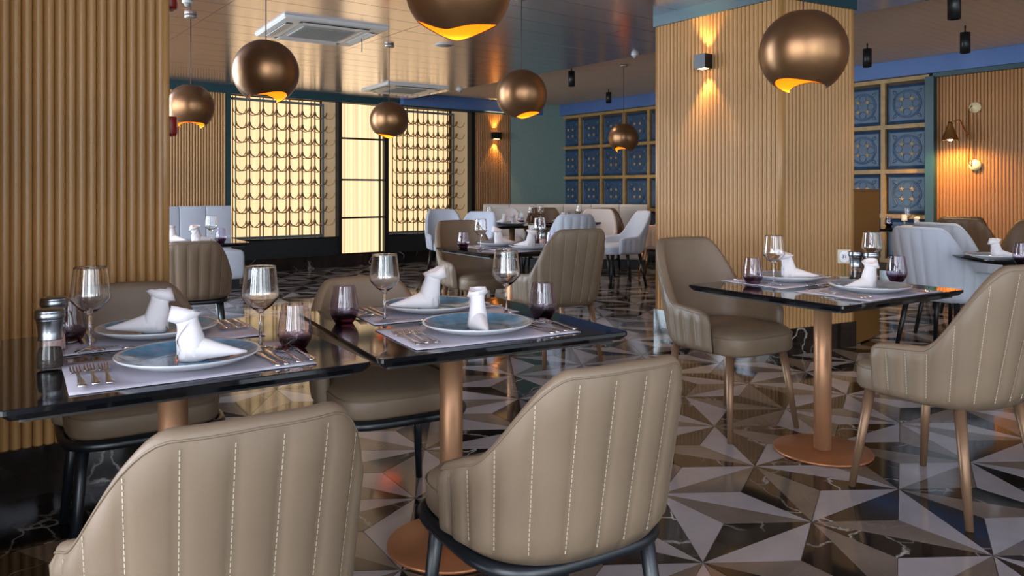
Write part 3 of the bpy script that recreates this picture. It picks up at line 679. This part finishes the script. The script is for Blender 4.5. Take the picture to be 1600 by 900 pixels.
def napkin_meshes(seed):
    rr = random.Random(seed); b = MB()
    def ring(cx, cy, cz, ax, ay, tilt, n=14, pinch=0):
        P = []
        for k in range(n):
            a = 2*pi*k/n; x, y = ax * spow(cos(a), .8), ay * spow(sin(a), .9)
            P.append((cx + x, cy + y + rr.uniform(-.0008, .0008), cz + x * tilt))
        return P
    b.loft([ring(.010, 0, 0, .033, .028, 0), ring(.010, 0, .012, .034, .030, 0), ring(.007, 0, .04, .031, .028, .1), ring(.001, .001, .068, .027, .024, .2), ring(-.004, .002, .088, .024, .021, .3), ring(-.006, .001, .100, .026, .022, .3)])
    for s_ in (-1, 1):                                 # overlapping diagonal folds wrapped round the shaft
        W1 = []
        for q in range(7):
            t = q / 6; a0 = pi + s_ * (-.5 + 2.1 * t); z = .012 + .075 * t; rx, ry = .0355 - .008*t, .0315 - .008*t
            W1.append([(.008 - .012*t + rx*cos(a0 + d_), ry*sin(a0 + d_), z + e_) for d_, e_ in ((-.55, -.012), (-.2, .0), (.2, .004), (.5, .016))])
        b.loft(W1, closed=False, caps=False)
    secs = []
    for q in range(9):                                 # the toe
        t = q / 8; x = .0 + .135 * t; hgt = .058 * (1 - t) ** 1.1 + .005; w = .029 * (1 - t) ** .75 + .003; P = []
        for k in range(10):
            a = pi * k / 9; P.append((x, w * cos(a) * (1 if 0 < k < 9 else 1.05), .002 + .012 * t + hgt * sin(a) ** .8))
        secs.append(P)
    b.loft(secs)
    body = b.mesh('fold', M['napkin'])
    c = MB(); n = 20; lo, mid, hi = [], [], []
    for k in range(n + 1):
        a = 2*pi*k/n; w = .5 + .5 * cos(a * 1 + .6 + seed); wob = rr.uniform(-.002, .002)
        lo.append((-.005 + .024 * cos(a), .021 * sin(a), .094 + .3 * .024 * cos(a)))
        mid.append((-.009 + (.036 + .006*w) * cos(a), (.030 + .005*w) * sin(a), .098 + .010 * w + wob + .012 * cos(a)))
        hi.append((-.006 + (.028 + .010 * w) * cos(a), (.023 + .006*w) * sin(a), .117 + .012 * w * w + wob - .008 * cos(a)))
    inn = [(x * .88 - .0007, y * .88, z - .003) for x, y, z in hi]; inl = [(x * .8, y * .8, z - .004) for x, y, z in lo]
    c.loft([lo, mid, hi, inn, inl], closed=False, caps=False); return body, c.mesh('cuff', M['napkin'])
NAP = [napkin_meshes(s) for s in (1, 5, 9)]
def leaf_mesh():
    mb = MB()
    for k in range(9):
        for s in (-1, 1):
            y = -.05 + k * .012; x0, l, w = 0, .026 - abs(k - 3) * .002, .0028; a = R(35) * s
            P = [(0, y), (s*l*.5*cos(.6) + w*.5, y + l*.5*sin(.6) - w), (s*l*cos(.6), y + l*sin(.6)), (s*l*.5*cos(.6) - w*.5, y + l*.5*sin(.6) + w)]
            mb.add([(x, yy, 0) for x, yy in (P if s > 0 else P[::-1])], [(0,1,2,3)], 0, False)
    return mb.mesh('leaf_print', M['leaf'])
LEAF = leaf_mesh()
def cloth_mesh(w, d, seed):
    rr = random.Random(seed); nx, ny = 14, 10; V_ = []; Fs = []
    ph = [rr.uniform(0, 6) for _ in range(4)]
    for zt in (0, 1):
        for i in range(nx + 1):
            for j in range(ny + 1):
                x, y = -w/2 + w*i/nx, -d/2 + d*j/ny; ed = max(abs(2*x/w), abs(2*y/d)) ** 6
                V_.append((x + .002*sin(9*y+ph[0]), y + .002*sin(11*x+ph[1]), .0012 * ed * (1 + sin(26*x + ph[2]) + sin(31*y + ph[3])) * .5 + .0014 * zt))
    K = (nx + 1) * (ny + 1)
    for i in range(nx):
        for j in range(ny):
            a = i*(ny+1)+j; Fs.append((K+a, K+a+ny+1, K+a+ny+2, K+a+1)); Fs.append((a+1, a+ny+2, a+ny+1, a))
    for i in range(nx):
        for j in (0, ny):
            a = i*(ny+1)+j; b = a+ny+1; Fs.append((a, b, K+b, K+a) if j == 0 else (b, a, K+a, K+b))
    for j in range(ny):
        for i in (0, nx):
            a = i*(ny+1)+j; Fs.append((a+1, a, K+a, K+a+1) if i == 0 else (a, a+1, K+a+1, K+a))
    return MB().add(V_, Fs).mesh('placemat', M['mat_cloth'])
CLOTH = [cloth_mesh(.545, .35, s) for s in range(3)]
def place(name, me, xy, z, rz, label, cat, group): return tag(obj(name, me, None, (xy[0], xy[1], z), rz), label, cat, group)
def plate(P, xy, z, rz, label):
    t = thing('dinner_plate', (xy[0], xy[1], z), rz, label, 'plate', 'dinner plates'); obj('rim', P[0], t); obj('glaze', P[1], t); return t
def napkin(xy, z, rz, label, var=0, s=1.0, lean=0):
    t = thing('folded_napkin', (xy[0], xy[1], z), rz, label, 'napkin', 'folded napkins'); t.scale = (s, s, s)
    obj('fold', NAP[var][0], t); obj('cuff', NAP[var][1], t); return t
def setting(c, head, where, P, nap_rz, nap_var, wine, tumb, forks=3, cut=('knife', 'knife', 'spoon', 'fork'), small=False, naps=1.0, dessert=True):
    """a place laid for someone looking along heading `head`; c is the plate's middle; wine/tumb are pixels of the glasses' feet or None"""
    rz = R(-head); u = (cos(rz), sin(rz)); v = (-sin(rz), cos(rz))
    def L2(x, y): return (c[0] + x*u[0] + y*v[0], c[1] + x*u[1] + y*v[1])
    m = thing('placemat', (c[0], c[1], ZT + .0006), rz, 'lilac linen placemat under the ' + where + ' plate', 'placemat', 'linen placemats'); obj('cloth', random.choice(CLOTH), m)
    for k, (x, y) in enumerate(((.205, -.06), (.175, .11))): obj('leaf_print', LEAF, m, (x, y, .0034), R(60 * k + 20))
    plate(P, c, ZT + .0035, rz, 'wide glazed plate of the ' + where + ' setting')
    napkin(c, ZT + .0135, nap_rz, 'white napkin folded like a boot on the ' + where + ' plate', nap_var, naps)
    order = ('outer', 'middle', 'inner')
    for k in range(forks):
        x = -.246 + .029 * k; place('fork', FORK, L2(x, -.03 + .006*(k % 2)), ZT + .004, rz + random.uniform(-.015, .015), '%s steel fork left of the %s plate' % (order[k], where), 'fork', 'steel forks')
    names = {'knife': KNIFE, 'spoon': SPOON, 'fork': FORK}; seq = ('innermost', 'second', 'third', 'outermost')
    for k, n in enumerate(cut):
        x = (.176, .201, .234, .268)[k]; place(n, names[n], L2(x, -.055 + .004*(k % 2)), ZT + .004, rz + random.uniform(-.015, .015), '%s piece, a steel %s, right of the %s plate' % (seq[k], n, where), n, 'steel %ss' % ('knive' if n == 'knife' else n))
    if dessert: place('fork', FORK, L2(.02, .188), ZT + .004, rz + R(90), 'steel dessert fork lying beyond the %s plate' % where, 'fork', 'steel forks')
    if wine: p_ = pix(*wine, ZT); place('wine_glass', WINE, p_, ZT + .0002 + (.003 if abs((p_[0]-c[0])*u[0]+(p_[1]-c[1])*u[1]) < .22 else 0), 0, 'clear wine glass of the ' + where + ' setting', 'wine glass', 'wine glasses')
    if tumb: p_ = pix(*tumb, ZT); place('tumbler', TUMB, p_, ZT + .0003, 0, 'smoked purple tumbler of the ' + where + ' setting', 'tumbler', 'smoked tumblers')
vL = UL - 90; vR = UR - 90; v3 = U3 - 90
setting(loc2(cL, UL, .0, -.215), vL, 'left front table near', PL_B, R(90 - 84), 0, (407, 546), (461, 545), naps=1.05)
setting(loc2(cL, UL, .0, .245), vL + 180, 'left front table far', PL_B, R(198), 1, (141, 550), (107, 536), naps=1.05)
setting(loc2(cR, UR, -.01, -.215), vR, 'right front table near', PL_B, R(-75), 1, (791, 492), (848, 498), naps=1.0)
setting(loc2(cR, UR, .02, .22), vR + 180, 'right front table far', PL_B, R(205), 2, (601, 504), (538, 505), naps=1.15)
setting(loc2(c3, U3, .05, .225), v3 + 180, 'table 31 far', PL_G, R(-15), 2, (1209, 446), (1176, 444), naps=1.05, cut=('knife', 'knife'))
setting(loc2(c3, U3, .02, -.215), v3, 'table 31 near', PL_G, R(200), 0, (1362, 432), (1401, 440), naps=1.0, cut=('knife', 'knife'))
setting(loc2(cM, UM, .0, .20), v3 + 180, 'middle table far', PL_G, R(30), 2, (751, 390), (724, 388), forks=2, cut=('knife', 'knife'), naps=1.1, dessert=False)
setting(loc2(cM, UM, .03, -.215), v3, 'middle table near', PL_G, R(150), 1, (843, 385.5), (862, 387), forks=2, cut=('knife', 'knife'), naps=1.1, dessert=False)

def grinder(xy, label, fill):
    t = thing('grinder', (xy[0], xy[1], ZT + .0003), 0, label, 'grinder', 'salt and pepper grinders')
    part('glass_body', MB().lathe([(.0325, 0), (.0335, .003), (.0325, .03), (.0285, .062), (.0275, .075)], 28, caps=False), M['glass'], t)
    part('contents', MB().lathe([(.028, .006), (.0285, .012), (.027, .036), (.024, .052), (.001, .054)], 20), fill, t)
    part('collar', MB().lathe([(.0275, .074), (.0275, .078), (.026, .08), (.0265, .098), (.030, .122), (.0315, .124)], 28), M['steel_b'], t)
    part('cap', MB().lathe([(.0315, .1255), (.0335, .128), (.0335, .136), (.032, .139), (.033, .1405), (.0325, .145), (.03, .148), (.001, .1485)], 28), M['steel_b'], t)
grinder(pix(78, 577, ZT), 'tall steel and glass pepper grinder at the left picture edge', M['pepper'])
grinder(pix(84, 549, ZT), 'steel and glass salt grinder behind the pepper grinder at left', M['salt'])
grinder(pix(1337, 441, ZT), 'pepper grinder beside the number 31 sign', M['pepper'])
grinder(pix(1361, 443, ZT), 'salt grinder behind the wine glass on table 31', M['salt'])
grinder(pix(838, 383, ZT), 'pepper grinder on the middle table', M['pepper']); grinder(pix(848, 384, ZT), 'salt grinder on the middle table', M['salt'])
def text(s, size, parent, loc, m, rot=(R(90), 0, 0)):
    c = bpy.data.curves.new('number', 'FONT'); c.body = s; c.size = size; c.align_x = 'CENTER'; c.align_y = 'CENTER'; c.extrude = .0003; c.offset = size * .02
    tmp = bpy.data.objects.new('tmp', c); COL.objects.link(tmp); bpy.context.view_layer.update()
    me = bpy.data.meshes.new_from_object(tmp.evaluated_get(bpy.context.evaluated_depsgraph_get())); bpy.data.objects.remove(tmp)
    me.materials.clear(); me.materials.append(m); o = obj('number', me, parent, loc); o.rotation_euler = rot; return o
def sign(loc, rz, num, label, s=1.0, z=ZT):
    t = thing('table_sign', (loc[0], loc[1], z + .0003), rz, label, 'sign', 'table number signs'); t.scale = (s, s, s)
    part('foot', MB().box((0, .01, .003), (.055, .05, .006)), M['card_grey'], t)
    part('stem', MB().box((0, 0, .045), (.022, .006, .08)), M['acryl'], t)
    part('card', MB().loft([[(x, y, z + .107) for x, z in rrect(.062, .068, .003, 2)] for y in (.004, -.004)], smooth=False), M['card_grey'], t)
    d = part('disc', MB().loft([[(.0235*cos(2*pi*k/32), y, .107 + .029*sin(2*pi*k/32)) for k in range(32)] for y in (-.0042, -.0052)], smooth=False), M['paper'], t)
    if num: text(num, .024, d, (0, -.0055, .107), M['print'])
sign(pix(1319, 434, ZT), R(-10), '31', 'white table sign reading 31 beside the grinders')
sign(pix(832, 381, ZT), R(0), None, 'white table sign on the middle table', 1.1)

# far tables: a few glasses, napkins and signs
def far_items(c, ang, where, z=ZT, n_glass=2, signs=True, nap=2):
    for k in range(nap):
        q = loc2(c, ang, -.1 + .1*k, (.19 if k else -.19)); plate(PL_G, q, z + .0006, 0, '%s plate on the %s' % (('nearer', 'farther')[k], where)); napkin(q, z + .0092, R(40 + 130*k), 'white folded napkin on the %s plate of the %s' % (('nearer', 'farther')[k], where), k)
    for k in range(n_glass):
        q = loc2(c, ang, .30 - .62*(k % 2) + (.09 if k == 2 else 0), .05*k + .0); place('wine_glass', WINE, q, z + .0003, 0, 'wine glass on the %s, %s one' % (where, ('right', 'left', 'middle')[k]), 'wine glass', 'wine glasses')
    q = loc2(c, ang, .27, .2); place('tumbler', TUMB, q, z + .0003, 0, 'smoked tumbler on the ' + where, 'tumbler', 'smoked tumblers')
    if signs: q = loc2(c, ang, .15, .0); sign(q, R(0), None, 'table sign on the ' + where, 1.1)
far_items(cF, 57, 'distant table before the banquette')
far_items(cF2, 57, 'distant table behind the pale armchair', signs=False, nap=1, n_glass=3)
far_items(cB, 40, 'table below the embossed tiles', nap=1, n_glass=1)
q = pix(1556, 405, ZT); plate(PL_G, q, ZT + .0006, 0, 'plate on the round table at the right edge'); napkin(q, ZT + .009, R(-20), 'white folded napkin on the round table at right', 1, 1.0)
place('tumbler', TUMB, pix(1596, 412, ZT), ZT + .0003, 0, 'smoked tumbler on the round table at the right edge', 'tumbler', 'smoked tumblers')
for px, D, v_, l_ in ((268, 6.5, 0, 'left'), (306, 6.45, 1, 'right')): napkin(at(px, D), ZT + .0005, R(30 if v_ else -20), 'white folded napkin beyond the left column, %s one' % l_, v_, 1.2)
place('wine_glass', WINE, at(330, 6.4), ZT + .0003, 0, 'wine glass on the table beyond the left column', 'wine glass', 'wine glasses')
place('tumbler', TUMB, at(345, 6.45), ZT + .0003, 0, 'smoked tumbler on the table beyond the left column', 'tumbler', 'smoked tumblers')

# ------------------------------------------------------------------ pendants
RG = .194
def globe_meshes(seed):
    ph = seed * 1.7; n, m = 48, 20
    def shell(r, flip):
        rings = []
        for i in range(m + 1):
            ring = []
            for k in range(n):
                f = 2*pi*k/n; c0 = .93 + .02 * sin(2*f + ph); c1 = -(.775 + .115 * sin(2*f + ph + 1) + .05 * sin(3*f + ph))
                th = math.acos(c0) + (math.acos(c1) - math.acos(c0)) * i / m; ring.append((r*sin(th)*cos(f), r*sin(th)*sin(f), r*cos(th)))
            rings.append(ring)
        return rings
    o = shell(RG, 0); i = shell(RG - .004, 1)
    g = MB().loft(o[::-1], caps=False); g.loft([o[-1], i[-1]][::-1], caps=False); g.loft([i[0], o[0]][::-1], caps=False)
    l = MB().loft(i, caps=False)
    return g.mesh('globe', M['globe']), l.mesh('lining', M['lining'])
GM = [globe_meshes(s) for s in range(3)]
def pendant(px, D, zc, label, var, zceil, rz=0, power=1.4):
    x, y, _ = at(px, D); t = thing('pendant_lamp', (x, y, zc), rz, label, 'pendant lamp', 'bronze globe pendants')
    obj('globe', GM[var][0], t); obj('lining', GM[var][1], t)
    part('cord', MB().lathe([(.0035, .12), (.0035, zceil - zc - .03)], 8), M['cord'], t)
    part('socket', MB().lathe([(.02, .06), (.022, .07), (.022, .13), (.008, .14)], 16), M['brass'], t)
    part('bulb', MB().lathe([(.001, -.02), (.018, -.012), (.028, .01), (.024, .035), (.012, .06)], 16), M['bulb'], t)
    part('canopy', MB().lathe([(.03, zceil - zc - .03), (.05, zceil - zc - .026), (.05, zceil - zc - .0005)], 24), M['canopy'], t)
    d = bpy.data.lights.new('bulb_light', 'POINT'); d.energy = power; d.color = (1, .62, .25); d.shadow_soft_size = .03
    o = bpy.data.objects.new('bulb_light', d); COL.objects.link(o); o.parent = t; o.location = (0, 0, -.05)
    d = bpy.data.lights.new('down_light', 'SPOT'); d.energy = 4; d.color = (1, .70, .38); d.spot_size = R(100); d.spot_blend = .5; d.shadow_soft_size = .03
    o = bpy.data.objects.new('down_light', d); COL.objects.link(o); o.parent = t; o.location = (0, 0, -.06)
pendant(415.5, 4.57, 1.905, 'bronze globe pendant in front of the left scalloped screen', 0, ZC, R(20))
pendant(298, 6.4, 1.895, 'bronze globe pendant just right of the left column', 1, ZC, R(60))
pendant(716, 2.77, 1.93, 'large bronze globe pendant cut by the top picture edge', 0, ZC, R(75))
pendant(815, 5.78, 1.92, 'bronze globe pendant left of the slatted column, before the corner wall', 1, ZC, R(100))
pendant(608, 7.7, 1.905, 'bronze globe pendant before the backlit curtain door', 2, ZC, R(10))
pendant(974.5, 9.7, 1.86, 'small distant bronze globe pendant before the blue wall', 0, ZC2, R(140))
pendant(1255, 3.46, 1.82, 'large bronze globe pendant in front of the slatted column', 2, ZC, R(40))

# ------------------------------------------------------------------ ceiling fittings
def cassette(x, y, rz, label, s=.95):
    t = thing('air_conditioner', (x, y, ZC), rz, label, 'air conditioner', 'ceiling cassettes')
    mb = MB(); O = lambda w, z: [(a, b, z) for a, b in rrect(w, w, .012, 3)]
    mb.loft([O(s, -.0005), O(s, -.012), O(s - .03, -.028), O(s*.62, -.034), O(s*.6, -.03)][::-1], smooth=False); part('panel', mb, M['plastic'], t)
    g = part('grille', MB().box((0, 0, -.0345), (s*.5, s*.5, .008)), M['grille'], t)
    for k in range(14): part('slat', MB().box((0, -s*.24 + s*.48*k/13, -.040), (s*.48, .008, .004)), M['grille'], g)
    for k in range(4):
        a = k*pi/2; part('louvre', MB().loft([[(-s*.29, s*.36, -.030), (s*.29, s*.36, -.030), (s*.31, s*.435, -.040), (-s*.31, s*.435, -.040)], [(-s*.29, s*.36, -.034), (s*.29, s*.36, -.034), (s*.31, s*.435, -.044), (-s*.31, s*.435, -.044)]], smooth=False), M['plastic'], t, (0, 0, 0), a)
        part('outlet', MB().box((0, s*.4, -.0285), (s*.66, .05, .012)), M['black'], t, (0, 0, 0), a)
    part('hanging_lead', MB().tube([(s*.40, -s*.05, -.04), (s*.405, -s*.05, -.09), (s*.40, -s*.06, -.17)], .004, 6), M['black'], t)
cassette(-1.767, 7.01, R(90 - 57), 'white square ceiling cassette nearest the camera, louvres open')
cassette(*at(632, 11.0)[:2], R(90 - 57), 'white ceiling cassette far off above the right scalloped screen')
def detector(px, py, zc, label, r=.05):
    D = (H - zc) * F / (py - HY); x, y, _ = at(px, D); t = thing('smoke_detector', (x, y, zc), 0, label, 'smoke detector', 'smoke detectors')
    part('base', MB().lathe([(r*.6, -.022), (r, -.018), (r, -.0005)], 24), M['plastic'], t); part('sensor', MB().lathe([(.001, -.05), (r*.45, -.046), (r*.62, -.034), (r*.6, -.022)], 20), M['grille'], t)
detector(718, 139, ZC, 'white dome smoke detector beyond the curtain door pendant'); detector(992, 84, ZC, 'white smoke detector left of the slatted column top', .04); detector(293, 1, ZC, 'white detector at the top edge above the column pendant', .04)
D = (H - ZC) * F / (70 - HY); x, y, _ = at(694, D); t = thing('ceiling_speaker', (x, y, ZC), 0, 'flat round grey ceiling speaker behind the big pendant', 'speaker')
part('ring', MB().lathe([(.08, -.008), (.1, -.006), (.1, -.0005)], 32), M['plastic'], t); part('mesh_cover', MB().lathe([(.001, -.01), (.078, -.0085), (.079, -.006)], 32), M['grille'], t)
def spot(px, pyb, D, label, h=.2, r=.045):
    x, y, _ = at(px, D); zb = H + (HY - pyb) * D / F; t = thing('spotlight', (x, y, zb), 0, label, 'spotlight', 'black cylinder spotlights')
    part('cylinder', MB().lathe([(r*.8, .01), (r*.85, 0), (r, 0), (r, h), (r*.3, h)], 24), M['black'], t); part('lens', MB().lathe([(.001, .012), (r*.8, .012)], 20, caps=False), M['grille'], t)
    part('stem', MB().lathe([(.008, h), (.008, ZC2 - zb)], 8), M['black'], t)
    L_ = bpy.data.lights.new('spot_light', 'SPOT'); L_.energy = 38; L_.color = (1, .80, .58); L_.spot_size = R(110); L_.spot_blend = .7; L_.shadow_soft_size = .04  # beam switched on to brighten the dim far area
    o = bpy.data.objects.new('spot_light', L_); COL.objects.link(o); o.parent = t; o.location = (0, 0, -.004)
spot(893, 135, 10.0, 'black cylinder spotlight left of the small distant pendant'); spot(951, 161, 12.0, 'black cylinder spotlight farthest away before the blue beam', .17)
spot(1355, 105, 8.3, 'black cylinder spotlight just right of the slatted column'); spot(1508, 83, 7.4, 'black cylinder spotlight above the swing-arm wall lamp'); spot(1491, 30, 5.6, 'black cylinder spotlight cut by the top picture edge at right', .22)

# ------------------------------------------------------------------ wall lamps
def sconce(loc, rz, label, w=.11, h=.11, d=.09, power=22):
    t = thing('wall_sconce', loc, rz, label, 'wall lamp', 'black up-down sconces')
    part('back_plate', MB().box((0, -.012, 0), (w*.6, .024, h*.8)), M['black'], t)
    part('body', MB().box((0, -.024 - d/2, 0), (w, d, h)), M['black'], t)
    for s in (-1, 1):
        part('glow', MB().box((0, -.024 - d/2, s*(h/2 + .001)), (w*.6, d*.6, .002)), M['bulb'], t)
        L_ = bpy.data.lights.new('sconce_light', 'SPOT'); L_.energy = power; L_.color = (1, .62, .22); L_.spot_size = R(75); L_.spot_blend = .5; L_.shadow_soft_size = .02
        o = bpy.data.objects.new('sconce_light', L_); COL.objects.link(o); o.parent = t; o.location = (0, -.05, s*(h/2 + .01)); o.rotation_euler = (R(180) if s > 0 else 0, 0, 0)
f = (1110 - 1028) / (1220 - 1028); f = f * A_[1] / (f * A_[1] + (1 - f) * C_[1]); rzA = atan2(C_[1]-A_[1], C_[0]-A_[0])
sx_, sy_ = A_[0] + (C_[0]-A_[0])*f, A_[1] + (C_[1]-A_[1])*f; nrm = (sin(rzA)*.017, -cos(rzA)*.017)
sconce((sx_ + nrm[0], sy_ + nrm[1], H + (HY - 98) * sy_ / F), rzA, 'black box sconce glowing on the slatted column')
k = kx(771); sconce((W0[0] + U[0]*k - V[0]*.017, W0[1] + U[1]*k - V[1]*.017, H + (HY - 212) * 13.6 / F), RZ_B, 'distant black box sconce on the far slats', .16, .12, .1, 30)
def on_right(px, off): k = kr(px); return (R0[0] + RD[0]*k + RD[1]*off, R0[1] + RD[1]*k - RD[0]*off)
p = on_right(1524, 0.0); D = p[1]
t = thing('swing_arm_lamp', (p[0], p[1], 0), RZ_R, 'brass swing-arm wall lamp with lit cone shade on the slats', 'wall lamp')
def zz(py): return H + (HY - py) * D / F
for py in (168, 258): part('mount_disc', MB().loft([[(.062*cos(2*pi*k/24), y, zz(py) + .062*sin(2*pi*k/24)) for k in range(24)] for y in (.012, -.02)][::-1]), M['cream_disc'], t)
part('rod', MB().tube([(-.03, -.02, zz(165)), (-.05, -.06, zz(172)), (-.05, -.06, zz(254)), (-.03, -.02, zz(260))], .007, 8), M['brass'], t)
part('arm', MB().tube([(-.05, -.06, zz(212)), (-.10, -.18, zz(187)), (-.16, -.28, zz(193))], .009, 8), M['brass'], t)
part('joint', MB().lathe([(.001, -.016), (.014, -.008), (.014, .008), (.001, .016)], 12, (-.05, -.06, zz(212))), M['brass'], t)
sh = part('shade', MB().lathe([(.09, zz(219.5)), (.022, zz(194)), (.022, zz(191)), (.020, zz(192)), (.019, zz(194)), (.087, zz(219.5))], 28, (-.16, -.28, 0), caps=False), M['brass'], t)
part('bulb', MB().lathe([(.001, zz(220.8)), (.03, zz(219)), (.034, zz(212)), (.018, zz(203))], 16, (-.16, -.28, 0)), M['bulb_hot'], t)
L_ = bpy.data.lights.new('lamp_light', 'SPOT'); L_.energy = 85; L_.color = (1, .55, .17); L_.spot_size = R(165); L_.spot_blend = .6; L_.shadow_soft_size = .03
o = bpy.data.objects.new('lamp_light', L_); COL.objects.link(o); o.parent = t; o.location = (-.16, -.29, zz(221))

# ------------------------------------------------------------------ red fire fittings on the side of the left column
def red_box(z, label, h=.1):
    b0 = (q0[0] + CU[0]*.02 + CV[0]*.12, q0[1] + CU[1]*.02 + CV[1]*.12)
    t = thing('fire_alarm', (b0[0], b0[1], z), atan2(CU[1], CU[0]), label, 'fire alarm', 'red alarms on the left column')
    part('housing', MB().loft([[(x, y, zz_) for y, zz_ in rrect(.09, h, .01, 2)] for x in (0, .045)]), M['red'], t)
    part('lens', MB().box((.05, 0, -h*.2), (.012, .03, .03)), M['red'], t)
q0 = ground(257, 3.26)
red_box(H + (HY - 197) * 3.36 / F, 'dark red alarm box on the left column beside a pendant', .085); red_box(H + (HY - 1) * 3.36 / F, 'dark red sounder on the left column at the top edge', .07)
